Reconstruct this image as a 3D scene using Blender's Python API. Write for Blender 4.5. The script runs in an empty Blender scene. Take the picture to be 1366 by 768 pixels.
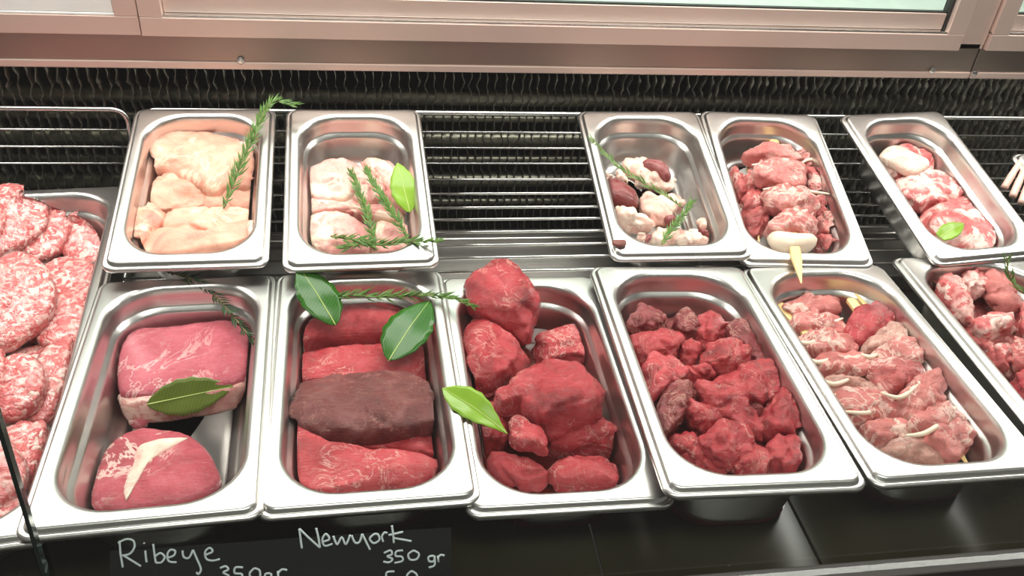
import bpy, math, random
from mathutils import Vector, Matrix, Euler, noise

# ---------------------------------------------------------------- camera, world, lights, exposure
sc = bpy.context.scene
COL = sc.collection
FPX = 1151.11
CAM_POS = Vector((0.0055, -0.6146, 0.5424))
CAM_ROT = Euler((0.9403, -0.0786, -0.1461), 'XYZ').to_matrix()
cd = bpy.data.cameras.new('camera'); co = bpy.data.objects.new('camera', cd); COL.objects.link(co)
cd.sensor_width = 36; cd.lens = FPX/1366*36; cd.clip_start = .01
co.matrix_world = Matrix.Translation(CAM_POS) @ CAM_ROT.to_4x4()
sc.camera = co

w = bpy.data.worlds.new('world'); sc.world = w; w.use_nodes = True
w.node_tree.nodes['Background'].inputs[0].default_value = (1.0, .93, .87, 1)
w.node_tree.nodes['Background'].inputs[1].default_value = .16

def area(name, loc, rot, sx, sy, power, col):
    l = bpy.data.lights.new(name, 'AREA'); l.shape = 'RECTANGLE'; l.size = sx; l.size_y = sy
    l.energy = power; l.color = col
    o = bpy.data.objects.new(name, l); COL.objects.link(o); o.location = loc; o.rotation_euler = rot
    return o
area('case_canopy_lamp', (.25, .385, .62), (0, 0, 0), 2.8, .17, 22, (1.0, .94, .89))
area('shop_ceiling_lamp', (.25, -.75, 1.75), (math.radians(30), 0, 0), 1.6, .5, 25, (1.0, .95, .90))
area('back_room_fill_light', (.4, 1.2, 1.7), (math.radians(40), 0, 0), 2.0, .5, 40, (.97, 1.0, .97))  # added unseen fill, brightens the wall and worktop behind the door glass

sc.view_settings.view_transform = 'Standard'
sc.view_settings.look = 'None'
sc.view_settings.exposure = 0.0
sc.view_settings.gamma = 1.0
sc.view_settings.use_curve_mapping = False

# ---------------------------------------------------------------- materials
class NT:
    def __init__(s, name):
        s.m = bpy.data.materials.new(name); s.m.use_nodes = True
        s.t = s.m.node_tree; s.b = s.t.nodes['Principled BSDF']; s.tc = None
    def n(s, typ, **kw):
        nd = s.t.nodes.new(typ)
        for k, v in kw.items():
            if k in nd.inputs.keys():
                nd.inputs[k].default_value = v
            else: setattr(nd, k, v)
        return nd
    def l(s, a, b): s.t.links.new(a, b)
    def co(s, scale=(1, 1, 1), rot=(0, 0, 0), coord='Object'):
        if s.tc is None: s.tc = s.n('ShaderNodeTexCoord')
        mp = s.n('ShaderNodeMapping'); mp.inputs['Scale'].default_value = scale; mp.inputs['Rotation'].default_value = rot
        s.l(s.tc.outputs[coord], mp.inputs[0])
        return mp.outputs[0]
    def rnd(s, vec, k=3.0):
        oi = s.n('ShaderNodeObjectInfo'); cm = s.n('ShaderNodeVectorMath', operation='SCALE')
        comb = s.n('ShaderNodeCombineXYZ')
        for i in range(3): s.l(oi.outputs['Random'], comb.inputs[i])
        s.l(comb.outputs[0], cm.inputs[0]); cm.inputs['Scale'].default_value = k
        ad = s.n('ShaderNodeVectorMath', operation='ADD'); s.l(vec, ad.inputs[0]); s.l(cm.outputs[0], ad.inputs[1])
        return ad.outputs[0]
    def noise(s, vec, scale, detail=4, rough=.55, dist=0):
        nd = s.n('ShaderNodeTexNoise'); s.l(vec, nd.inputs['Vector'])
        nd.inputs['Scale'].default_value = scale; nd.inputs['Detail'].default_value = detail
        nd.inputs['Roughness'].default_value = rough; nd.inputs['Distortion'].default_value = dist
        return nd.outputs['Fac']
    def ramp(s, fac, stops, interp='LINEAR'):
        r = s.n('ShaderNodeValToRGB'); r.color_ramp.interpolation = interp; e = r.color_ramp.elements
        while len(e) < len(stops): e.new(.5)
        for x, (p, c) in zip(e, stops):
            x.position = p; x.color = (*c, 1) if len(c) == 3 else c
        s.l(fac, r.inputs[0]); return r.outputs[0]
    def mix(s, fac, a, b):
        m = s.n('ShaderNodeMix', data_type='RGBA')
        if hasattr(fac, 'links'): s.l(fac, m.inputs[0])
        else: m.inputs[0].default_value = fac
        for v, i in ((a, 6), (b, 7)):
            if hasattr(v, 'links'): s.l(v, m.inputs[i])
            else: m.inputs[i].default_value = (*v, 1)
        return m.outputs[2]
    def math(s, op, a, b=None):
        m = s.n('ShaderNodeMath', operation=op)
        for i, v in enumerate((a, b)):
            if v is None: continue
            if hasattr(v, 'links'): s.l(v, m.inputs[i])
            else: m.inputs[i].default_value = v
        return m.outputs[0]
    def bump(s, h, strength=.5, dist=.001):
        b = s.n('ShaderNodeBump'); b.inputs['Strength'].default_value = strength; b.inputs['Distance'].default_value = dist
        s.l(h, b.inputs['Height']); s.l(b.outputs[0], s.b.inputs['Normal']); return b
    def set(s, **kw):
        for k, v in kw.items():
            k = k.replace('_', ' ')
            if k == 'Base Color' and not hasattr(v, 'links'): v = (*v, 1)
            if hasattr(v, 'links'): s.l(v, s.b.inputs[k])
            else: s.b.inputs[k].default_value = v
        return s.m

def mat_steel(name, base=(.66, .64, .62), rough=.27, streak=(4, 220, 220), wear=.06):
    t = NT(name); g = t.noise(t.co((1, 1, 1)), 9, 3)
    r = t.math('ADD', t.math('MULTIPLY', g, wear*2), rough-wear)
    return t.set(Base_Color=t.mix(g, tuple(c*.95 for c in base), base), Metallic=1.0, Roughness=r)

def mat_meat(name, lean, dark, fat, fat_w=.02, fat_scale=22, blotch=26, fibre=(30, 160, 160), fat_amt=1.0, rough=.33, bump=.5, cap=None, sss=.08, spec=.16, grain=.07, coat=.75):
    t = NT(name); v = t.rnd(t.co()); vf = t.rnd(t.co(fibre, (.3, .2, .5)))
    blot = t.noise(v, blotch, 6, .65, .8)
    fib = t.noise(vf, 2.6, 6, .7, 1.0)
    fine = t.noise(v, 320, 3, .6)
    c = t.ramp(blot, [(.30, dark), (.50, lean), (.72, tuple(min(1, x*1.2+.05) for x in lean))])
    c = t.mix(t.math('MULTIPLY', t.ramp(fib, [(.45, (0, 0, 0)), (.70, (1, 1, 1))]), .17), c, tuple(.5*x+.5*y for x, y in zip(lean, fat)))
    c = t.mix(t.math('MULTIPLY', t.ramp(fine, [(.50, (0, 0, 0)), (.72, (1, 1, 1))]), grain), c, tuple(.45*x+.55*y for x, y in zip(lean, fat)))
    mb = t.noise(v, fat_scale, 6, .62, 1.8)
    ridge = t.math('ABSOLUTE', t.math('SUBTRACT', mb, .5))
    mask = t.ramp(ridge, [(0, (1, 1, 1)), (fat_w*.5, (.9, .9, .9)), (fat_w, (0, 0, 0))])
    gate = t.ramp(t.noise(v, fat_scale*.55, 2), [(.46, (0, 0, 0)), (.58, (1, 1, 1))])
    fm = t.math('MULTIPLY', t.math('MULTIPLY', mask, gate), fat_amt)
    c = t.mix(fm, c, fat)
    if cap:   # larger patches of fat
        big = t.ramp(t.noise(v, cap[0], 5, .6, .9), [(cap[1], (0, 0, 0)), (cap[1]+.05, (1, 1, 1))])
        c = t.mix(big, c, fat)
    h = t.math('ADD', t.math('MULTIPLY', fib, 1.1), t.math('MULTIPLY', t.noise(v, 150, 5, .65), .8))
    h = t.math('ADD', h, t.math('MULTIPLY', fm, .35))
    t.bump(h, min(1, bump*1.4), .0014)
    b2 = t.n('ShaderNodeBump'); b2.inputs['Strength'].default_value = 1.0; b2.inputs['Distance'].default_value = .0032
    t.l(t.math('ADD', t.math('ADD', t.noise(v, 100, 2, .5), t.math('MULTIPLY', t.noise(v, 330, 2, .5), .55)), t.math('MULTIPLY', fib, .6)), b2.inputs['Height']); t.l(b2.outputs[0], t.b.inputs['Coat Normal'])
    t.b.inputs['Coat Weight'].default_value = coat; t.b.inputs['Coat Roughness'].default_value = .05
    rg = t.math('ADD', t.math('MULTIPLY', t.noise(v, 90, 3), .22), rough-.17)
    m = t.set(Base_Color=c, Roughness=rg)
    t.b.inputs['Subsurface Weight'].default_value = sss
    t.b.inputs['Subsurface Radius'].default_value = (.004, .0015, .001)
    t.b.inputs['Subsurface Scale'].default_value = 1.0
    t.b.inputs['Specular IOR Level'].default_value = spec
    return m

def mat_ground(name, a, b, c, scale=235):
    t = NT(name); v = t.rnd(t.co())
    vd = t.n('ShaderNodeTexVoronoi'); vd.inputs['Scale'].default_value = scale
    nz = t.n('ShaderNodeTexNoise'); nz.inputs['Scale'].default_value = scale*.5; t.l(v, nz.inputs['Vector'])
    va = t.n('ShaderNodeVectorMath', operation='MULTIPLY_ADD'); t.l(nz.outputs['Color'], va.inputs[0])
    va.inputs[1].default_value = (.011,)*3; t.l(v, va.inputs[2]); t.l(va.outputs[0], vd.inputs['Vector'])
    sep = t.n('ShaderNodeSeparateColor'); t.l(vd.outputs['Color'], sep.inputs[0])
    col = t.ramp(sep.outputs[0], [(.0, a), (.30, a), (.60, b), (.88, c)])
    col = t.mix(t.math('MULTIPLY', t.ramp(t.noise(v, 30, 4), [(.4, (0, 0, 0)), (.65, (1, 1, 1))]), .45), col, a)
    h = t.math('SUBTRACT', 1.0, vd.outputs['Distance'])
    t.bump(h, .8, .002)
    m = t.set(Base_Color=col, Roughness=.4)
    t.b.inputs['Subsurface Weight'].default_value = .08; t.b.inputs['Subsurface Radius'].default_value = (.004, .0015, .001); t.b.inputs['Subsurface Scale'].default_value = 1.0
    return m

def mat_simple(name, c, rough=.5, metallic=0, var=.15, scale=30, bump=0, spec=.5):
    t = NT(name); v = t.rnd(t.co()); f = t.noise(v, scale, 4)
    if bump: t.bump(f, bump, .001)
    return t.set(Base_Color=t.mix(f, tuple(x*(1-var) for x in c), tuple(min(1, x*(1+var)) for x in c)), Roughness=rough, Metallic=metallic, Specular_IOR_Level=spec)

def mat_clear(name, tint=(.97, 1, .985), ior=1.45, bumpy=0, rough=.0, scale=60, gmax=1.0):
    m = bpy.data.materials.new(name); m.use_nodes = True; nt = m.node_tree; nt.nodes.clear()
    out = nt.nodes.new('ShaderNodeOutputMaterial'); mx = nt.nodes.new('ShaderNodeMixShader')
    tr = nt.nodes.new('ShaderNodeBsdfTransparent'); gl = nt.nodes.new('ShaderNodeBsdfGlossy'); fr = nt.nodes.new('ShaderNodeLayerWeight')
    tr.inputs[0].default_value = (*tint, 1); gl.inputs['Roughness'].default_value = rough
    f0 = ((ior-1)/(ior+1))**2; pw = nt.nodes.new('ShaderNodeMath'); pw.operation = 'POWER'; pw.inputs[1].default_value = 5
    ml = nt.nodes.new('ShaderNodeMath'); ml.operation = 'MULTIPLY_ADD'; ml.inputs[1].default_value = 1-f0; ml.inputs[2].default_value = f0
    fr.inputs['Blend'].default_value = .5
    nt.links.new(fr.outputs['Facing'], pw.inputs[0]); nt.links.new(pw.outputs[0], ml.inputs[0]); nt.links.new(ml.outputs[0], mx.inputs[0]); nt.links.new(tr.outputs[0], mx.inputs[1]); nt.links.new(gl.outputs[0], mx.inputs[2]); nt.links.new(mx.outputs[0], out.inputs[0])
    if bumpy:
        tc = nt.nodes.new('ShaderNodeTexCoord'); nz = nt.nodes.new('ShaderNodeTexNoise'); nz.inputs['Scale'].default_value = scale; nz.inputs['Detail'].default_value = 4; nz.inputs['Distortion'].default_value = 1.5
        bp = nt.nodes.new('ShaderNodeBump'); bp.inputs['Strength'].default_value = bumpy; bp.inputs['Distance'].default_value = .003
        nt.links.new(tc.outputs['Object'], nz.inputs['Vector']); nt.links.new(nz.outputs[0], bp.inputs['Height'])
        nt.links.new(bp.outputs[0], gl.inputs['Normal']); nt.links.new(bp.outputs[0], fr.inputs['Normal'])
    return m

M = {}
M['pan'] = mat_steel('pan_steel', (.68, .65, .63), .31)
M['frame'] = mat_steel('frame_steel_pink_reflection', (.80, .61, .54), .42)  # light pink tint puts the reflection of the meat into the base colour
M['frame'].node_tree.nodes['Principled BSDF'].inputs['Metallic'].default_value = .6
M['sill'] = mat_steel('sill_steel_dark_reflection', (.42, .34, .30), .38)  # darkened base colour paints in the reflection of the dark rack below
M['deck'] = mat_steel('deck_steel', (.42, .40, .38), .34, (3, 200, 200))
M['wire'] = mat_steel('wire_chrome', (.75, .74, .72), .2, (20, 20, 20))
M['fin'] = mat_simple('coil_fin', (.30, .29, .25), .26, .95, .7, 130, 1.0)
M['tube'] = mat_simple('coil_tube', (.25, .24, .19), .36, .9, .7, 110, 1.0)
M['black'] = mat_simple('dark_liner', (.012, .011, .009), .6)
M['gloss'] = mat_simple('dark_glossy_deck', (.026, .023, .011), .24, 0, .35, 9, 0, .45)
M['card'] = mat_simple('black_board', (.008, .008, .007), .25)
M['chalk'] = mat_simple('white_chalk', (.60, .66, .66), .9, 0, .2, 400)
M['trim'] = mat_simple('base_trim', (.016, .011, .008), .55)
M['trimlight'] = mat_simple('base_ledge', (.30, .28, .27), .5)
M['glass'] = mat_clear('front_glass')
M['glassedge'] = mat_simple('glass_edge', (.012, .02, .016), .15)
M['doorglass'] = mat_clear('door_glass', (.93, .97, .945), 1.5)
M['whiterail'] = mat_simple('white_rail', (.82, .80, .78), .35)
M['wallwhite'] = mat_simple('pale_wall', (.62, .70, .64), .6)
M['counter'] = mat_simple('pale_worktop', (.78, .82, .76), .4)
M['film'] = mat_clear('cling_film', (.985, .98, .98), 1.62, 1.0, .13, 55)
M['juice'] = NT('juice').set(Base_Color=(.10, .010, .008), Roughness=.06, Specular_IOR_Level=.6)
M['chicken'] = mat_meat('chicken_breast', (.78, .37, .265), (.68, .22, .165), (.90, .66, .48), .045, 16, 20, (18, 60, 60), .6, .30, .3, (26, .63), .2)
M['chicken_skin'] = mat_meat('chicken_thigh', (.76, .36, .31), (.60, .17, .17), (.90, .68, .54), .05, 22, 18, (20, 60, 60), .8, .34, .5, (20, .55), .25)
M['fatwhite'] = mat_meat('white_fat', (.84, .56, .46), (.66, .24, .21), (.92, .78, .66), .06, 26, 30, (30, 60, 60), .9, .36, .6, None, .2)
M['fatpink'] = mat_meat('pink_fat', (.70, .33, .29), (.50, .13, .14), (.86, .60, .52), .08, 20, 24, (20, 60, 90), .9, .34, .5)
M['kidney'] = mat_meat('kidney', (.20, .030, .030), (.12, .018, .02), (.45, .16, .15), .012, 20, 30, (40, 60, 60), .25, .22, .15, None, .08)
M['liver'] = mat_meat('liver', (.16, .03, .022), (.09, .015, .012), (.3, .1, .08), .01, 20, 40, (40, 60, 60), .3, .25)
M['lamb'] = mat_meat('lamb', (.44, .075, .072), (.27, .035, .036), (.80, .48, .42), .045, 34, 30, (40, 130, 130), .8, .33, .6, (24, .62))
M['lambpale'] = mat_meat('pale_lamb', (.56, .15, .135), (.38, .075, .07), (.84, .56, .48), .05, 34, 28, (50, 150, 150), .85, .36, .7, (26, .60))
M['lambgrey'] = mat_meat('greyed_lamb', (.52, .25, .20), (.40, .17, .14), (.74, .52, .44), .05, 34, 30, (50, 150, 150), .7, .4, .7, (26, .66))
M['marbled'] = mat_meat('marbled_shoulder', (.52, .085, .085), (.36, .045, .048), (.86, .56, .50), .13, 34, 26, (40, 90, 90), 1, .3, .6, (30, .55))
M['beef'] = mat_meat('beef_red', (.41, .019, .030), (.19, .007, .012), (.80, .40, .34), .016, 30, 26, (26, 190, 190), .65, .32, .55)
M['beefpink'] = mat_meat('beef_pink', (.50, .040, .052), (.33, .018, .026), (.85, .48, .42), .022, 30, 26, (24, 210, 210), .7, .34, .6)
M['beefdark'] = mat_meat('beef_brown', (.15, .024, .022), (.085, .012, .012), (.46, .2, .16), .018, 30, 24, (26, 190, 190), .5, .36, .5)
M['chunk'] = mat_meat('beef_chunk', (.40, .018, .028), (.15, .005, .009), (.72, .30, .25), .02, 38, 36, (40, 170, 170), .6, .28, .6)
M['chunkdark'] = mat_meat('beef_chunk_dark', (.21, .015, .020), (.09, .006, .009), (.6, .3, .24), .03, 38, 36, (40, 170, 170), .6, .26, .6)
M['ribeye'] = mat_meat('ribeye', (.45, .05, .08), (.30, .025, .04), (.86, .58, .52), .035, 18, 24, (40, 140, 140), .9, .28, .55)
M['striploin'] = mat_meat('striploin', (.46, .065, .10), (.36, .04, .062), (.85, .56, .52), .02, 14, 24, (40, 160, 160), .6, .3, .45)
M['ground'] = mat_ground('ground_beef', (.62, .12, .12), (.78, .32, .29), (.90, .64, .58))
M['onion'] = mat_simple('onion', (.80, .64, .50), .3, 0, .1, 40, .1)
M['wood'] = mat_simple('skewer_wood', (.82, .58, .25), .5, 0, .15, 60)
M['bone'] = mat_simple('rib_bone', (.80, .50, .42), .35, 0, .25, 40, .3)
M['rosemary'] = mat_simple('rosemary_needles', (.10, .20, .035), .45, 0, .7, 90)
M['rosemary_dark'] = mat_simple('rosemary_needles_dark', (.025, .065, .02), .45, 0, .7, 90)
M['stem'] = mat_simple('rosemary_stem', (.20, .15, .06), .6)
def mat_leaf(name, c):
    t = NT(name); v = t.co(); w_ = t.n('ShaderNodeTexWave'); t.l(t.co((1, .6, 1), (0, 0, .6)), w_.inputs['Vector']); w_.inputs['Scale'].default_value = 130; w_.inputs['Distortion'].default_value = 2
    f = t.ramp(w_.outputs['Fac'], [(.85, (0, 0, 0)), (1, (1, 1, 1))]); nz = t.noise(v, 40, 3)
    col = t.mix(nz, tuple(x*.75 for x in c), tuple(min(1, x*1.3) for x in c)); col = t.mix(t.math('MULTIPLY', f, .14), col, (.35, .45, .12))
    t.bump(nz, .3, .001); return t.set(Base_Color=col, Roughness=.22, Specular_IOR_Level=.22)
M['leaf'] = mat_leaf('bay_leaf_green', (.02, .095, .008))
M['leafolive'] = mat_leaf('bay_leaf_olive', (.10, .13, .02))
M['leaflight'] = mat_leaf('bay_leaf_light', (.20, .34, .03))
M['midrib'] = mat_simple('leaf_midrib', (.42, .50, .14), .5)

# ---------------------------------------------------------------- helpers
def link(o): COL.objects.link(o); return o
def tag(o, label=None, cat=None, group=None, kind=None):
    if label: o['label'] = label
    if cat: o['category'] = cat
    if group: o['group'] = group
    if kind: o['kind'] = kind
    return o
def mesh(name, vs, fs, mat, smooth=True, mw=None, parent=None):
    me = bpy.data.meshes.new(name); me.from_pydata([tuple(v) for v in vs], [], fs); me.update()
    if smooth: me.polygons.foreach_set('use_smooth', [True]*len(me.polygons))
    me.materials.append(M[mat] if isinstance(mat, str) else mat)
    o = link(bpy.data.objects.new(name, me))
    if parent is not None: o.parent = parent
    if mw is not None:
        o.matrix_basis = (parent_world(parent).inverted() @ mw) if parent is not None else mw
    return o
PW = {}
def parent_world(p): return PW.get(p.name, p.matrix_basis)
def empty(name, loc):
    o = link(bpy.data.objects.new(name, None)); o.empty_display_size = .02; o.matrix_basis = Matrix.Translation(Vector(loc)); PW[o.name] = o.matrix_basis.copy(); return o
def ray(x, y): return CAM_ROT @ Vector(((x-683)/FPX, (384-y)/FPX, -1))
def hit(x, y, P, n):
    d = ray(x, y); n = Vector(n); t = (Vector(P)-CAM_POS).dot(n)/d.dot(n); return CAM_POS + d*t

def box_data(a, b):
    (x0, y0, z0), (x1, y1, z1) = a, b
    return [(x0,y0,z0),(x1,y0,z0),(x1,y1,z0),(x0,y1,z0),(x0,y0,z1),(x1,y0,z1),(x1,y1,z1),(x0,y1,z1)], [(0,3,2,1),(4,5,6,7),(0,1,5,4),(1,2,6,5),(2,3,7,6),(3,0,4,7)]
def box(name, a, b, mat, bevel=.0015, parent=None):
    v, f = box_data(a, b); c = [(a[i]+b[i])/2 for i in range(3)]; c[2] = min(a[2], b[2])
    o = mesh(name, [(p[0]-c[0], p[1]-c[1], p[2]-c[2]) for p in v], f, mat, False, Matrix.Translation(Vector(c)), parent)
    if bevel:
        m = o.modifiers.new('bevel', 'BEVEL'); m.width = bevel; m.segments = 2
    return o
def tube_data(pts, r, sides=8, closed=False, cap=True):
    pts = [Vector(p) for p in pts]; n = len(pts); rs = r if isinstance(r, (list, tuple)) else [r]*n
    vs, fs = [], []; up = None
    for i, p in enumerate(pts):
        t = (pts[min(i+1, n-1)]-pts[max(i-1, 0)]).normalized()
        if up is None: up = t.orthogonal().normalized()
        up = (up - t*up.dot(t))
        up = up.normalized() if up.length > 1e-6 else t.orthogonal().normalized()
        s = t.cross(up)
        for k in range(sides):
            a = 2*math.pi*k/sides; vs.append(p + (up*math.cos(a)+s*math.sin(a))*rs[i])
    for i in range(n-1):
        for k in range(sides):
            k2 = (k+1) % sides; fs.append((i*sides+k, i*sides+k2, (i+1)*sides+k2, (i+1)*sides+k))
    if cap: fs.append(tuple(range(sides))[::-1]); fs.append(tuple(range((n-1)*sides, n*sides)))
    return vs, fs
def tube(name, pts, r, mat, sides=8, parent=None):
    vs, fs = tube_data(pts, r, sides); c = Vector(pts[0])
    return mesh(name, [v-c for v in vs], fs, mat, True, Matrix.Translation(c), parent)
def catmull(pts, k=6):
    pts = [Vector(p) for p in pts]
    if len(pts) < 3: return pts
    out = []
    for i in range(len(pts)-1):
        p0, p1, p2, p3 = pts[max(i-1, 0)], pts[i], pts[i+1], pts[min(i+2, len(pts)-1)]
        for j in range(k):
            t = j/k; out.append(.5*((2*p1)+(p2-p0)*t+(2*p0-5*p1+4*p2-p3)*t*t+(3*p1-p0-3*p2+p3)*t**3))
    out.append(pts[-1]); return out

# ---------------------------------------------------------------- pans (gastronorm)
def rrect(hw, hl, r, z, seg=9):
    out = []; r = min(r, hw*.98, hl*.98)
    for cx, cy, a0 in ((hw-r, hl-r, 0), (-(hw-r), hl-r, 90), (-(hw-r), -(hl-r), 180), (hw-r, -(hl-r), 270)):
        for k in range(seg+1):
            a = math.radians(a0+90*k/seg); out.append((cx+r*math.cos(a), cy+r*math.sin(a), z))
    return out
def pan_mesh(w_, l_, depth, ro=.012, ri=.05, fs=.0135, fl=.016):
    hw, hl = w_/2, l_/2; D = depth
    prof = [(0, 0, ro, -.0075), (0, 0, ro, -.0050), (.0008, .0008, ro, -.0040), (.0020, .0020, ro, -.0038), (.0034, .0034, ro*.9, -.0044), (.0046, .0046, ro*.85, -.0036), (.0056, .0056, ro*.8, -.0008), (.0064, .0064, ro*.77, -.0001), (.0074, .0074, ro*.75, 0),
            (fs-.0022, fl-.0022, ri+.002, 0), (fs-.0010, fl-.0010, ri+.001, -.0001), (fs+.0012, fl+.0012, ri, -.0010), (fs+.0026, fl+.0026, ri, -.0036), (fs+.0034, fl+.0034, ri, -.010), (fs+.0042, fl+.0042, ri-.001, -.0215), (fs+.0052, fl+.0052, ri-.001, -.0235),
            (fs+.0085, fl+.0085, ri-.003, -.0255), (fs+.0095, fl+.0095, ri-.004, -.029), (fs+.0125, fl+.0125, ri-.004, -D+.016), (fs+.0155, fl+.0155, ri-.006, -D+.006), (fs+.021, fl+.021, ri-.010, -D+.001), (fs+.028, fl+.028, ri-.014, -D)]
    vs = []; fcs = []; n = 40
    for (ix, iy, r, z) in prof: vs += rrect(hw-ix, hl-iy, r, z)
    for i in range(len(prof)-1):
        for k in range(n):
            k2 = (k+1) % n; fcs.append((i*n+k, (i+1)*n+k, (i+1)*n+k2, i*n+k2))
    fcs.append(tuple(range((len(prof)-1)*n, len(prof)*n)))
    return vs, fcs
DECK = -.0775
PANS = {}; PAN_R = {}
def pan(key, x, y, yaw, z, pitch, roll, w_, l_, depth, label, group=None, ri=.05, name='food_pan'):
    mw = Matrix.Translation((x, y, z)) @ Euler((pitch, roll, yaw), 'XYZ').to_matrix().to_4x4()
    vs, fs = pan_mesh(w_, l_, depth, ri=ri)
    o = mesh(name, vs, fs, 'pan', True, mw)
    s = o.modifiers.new('sheet', 'SOLIDIFY'); s.thickness = .0008; s.offset = -1
    tag(o, label, 'food pan', group)
    PANS[key] = (mw, depth, w_, l_); PAN_R[key] = ri
    return o

# ---------------------------------------------------------------- organic pieces
CROP = {'1': (130, 120, 2.954), '2': (360, 130, 3.073), '3': (760, 130, 3.339), '4': (920, 130, 2.954), '5': (1106, 130, 2.954),
        'A': (30, 350, 2.133), 'B': (340, 350, 2.194), 'C': (580, 330, 2.194), 'D': (790, 340, 2.327), 'E': (1000, 340, 2.4), 'F': (1180, 300, 2.952),
        'L': (0, 230, 2.952), 'K': (0, 470, 2.578), 'G': (1180, 180, 3.84), 'T': (80, 640, 2.277)}
def px(crop, p):
    x0, y0, s = CROP[crop]; return (x0+p[0]/s, y0+p[1]/s)
def organic(outline, c, n=2.6, amp=.0012, freq=55, seg=44, rings=13, grooves=0, groove_f=30, lump=0, lump_f=40, facets=0):
    """closed body over a plan outline (list of 2-D points around the origin), half height c"""
    pts = [Vector((p[0], p[1])) for p in outline]
    def ar(q): return abs(sum(q[i].x*q[(i+1) % len(q)].y-q[(i+1) % len(q)].x*q[i].y for i in range(len(q))))/2
    A0 = ar(pts)
    for _ in range(2):
        q = []
        for i in range(len(pts)):
            a, b = pts[i], pts[(i+1) % len(pts)]; q += [a*.8+b*.2, a*.2+b*.8]
        pts = q
    sc_ = math.sqrt(A0/ar(pts)); pts = [p*sc_ for p in pts]
    rad = []
    m = len(pts)
    for k in range(seg):
        th = 2*math.pi*k/seg; d = Vector((math.cos(th), math.sin(th))); best = 0
        for i in range(m):
            a, b = pts[i], pts[(i+1) % m]; e = b-a
            den = d.x*e.y-d.y*e.x
            if abs(den) < 1e-12: continue
            t = (a.x*e.y-a.y*e.x)/den; u = (a.x*d.y-a.y*d.x)/den
            if t > 0 and -1e-6 <= u <= 1+1e-6: best = max(best, t)
        rad.append(best or .003)
    sd = int(abs(sum((i+1)*(p[0]*7919+p[1]*104729) for i, p in enumerate(outline))+c*1e5)) % 997; off = Vector((sd*.713, sd*.371, sd*.137))
    base = []
    for i in range(rings+1):
        ph = math.pi*(.5 - i/rings)
        cr = abs(math.cos(ph))**(2/n); sz = math.copysign(abs(math.sin(ph))**(2/n), math.sin(ph))*c
        if i in (0, rings): base.append((0, 0, sz)); continue
        for k in range(seg):
            th = 2*math.pi*k/seg; base.append((rad[k]*cr*math.cos(th), rad[k]*cr*math.sin(th), sz))
    rm = sum(rad)/len(rad)
    if facets:   # cut flat knife faces into the body
        fr_ = random.Random(sd*13+5)
        for _ in range(facets):
            az = fr_.uniform(0, 2*math.pi); el = fr_.uniform(-.1, 1.15)
            nn = Vector((math.cos(az)*math.cos(el)/rm, math.sin(az)*math.cos(el)/rm, math.sin(el)/c)).normalized()
            ds_ = [nn.dot(Vector(b)) for b in base]; lim = max(ds_)*fr_.uniform(.76, .94)
            base = [tuple(Vector(b)-nn*(d-lim)*.93) if d > lim else b for b, d in zip(base, ds_)]
    vs = []
    for (x, y, z) in base:
        p = Vector((x, y, z)); r_ = math.hypot(x, y)
        nrm = Vector((x/rm*.9, y/rm*.9, z/max(c, 1e-4)))
        nrm = nrm.normalized() if nrm.length > 1e-6 else Vector((0, 0, 1))
        d = noise.fractal(p*freq+off, .85, 2.0, 5)*amp
        if lump:
            wp = p + Vector(noise.noise_vector(p*freq*.8+off))*.004
            ds = noise.voronoi(wp*lump_f+off)[0]; e = ds[1]-ds[0]
            d += lump*(min(e, .45)/.45-.75)
        if grooves:
            g = abs(noise.noise(p*groove_f+off*1.7)); d -= grooves*max(0, 1-g*7)
        vs.append(p+nrm*d)
    fs = []
    for k in range(seg): fs.append((0, 1+k, 1+(k+1) % seg))
    for i in range(rings-2):
        for k in range(seg):
            a = 1+i*seg+k; b = 1+i*seg+(k+1) % seg; fs.append((a, a+seg, b+seg, b))
    last = len(vs)-1; s = 1+(rings-2)*seg
    for k in range(seg): fs.append((last, s+(k+1) % seg, s+k))
    return vs, fs

def frame_for(pankey, base, c, tilt):
    mw, depth, _, _ = PANS[pankey]
    R = mw.to_3x3().normalized(); n = R @ Vector((-tilt[0], -tilt[1], 1)).normalized()
    return mw, depth, R, n
def press_in(pankey, W):
    """soft meat presses against the inside of its pan instead of going through the sheet"""
    mw, D, w_, l_ = PANS[pankey]; q = mw.inverted() @ W
    if q.z > .002: return W
    z = max(q.z, -D+.0016); ins = .0052 if z > -.0215 else .0125+.004*(-z-.0215)/max(D-.0375, .01)
    if z < -D+.016: ins += .013*(1-(z+D)/.016)
    hw, hl, r = w_/2-.0135-ins, l_/2-.016-ins, max(.02, PAN_R[pankey]-.005)
    ax, ay = abs(q.x), abs(q.y); dx, dy = ax-(hw-r), ay-(hl-r)
    if dx > 0 and dy > 0:
        d = math.hypot(dx, dy)
        if d > r: ax, ay = hw-r+dx*r/d, hl-r+dy*r/d
    else: ax, ay = min(ax, hw), min(ay, hl)
    return mw @ Vector((math.copysign(ax, q.x), math.copysign(ay, q.y), z))
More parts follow.
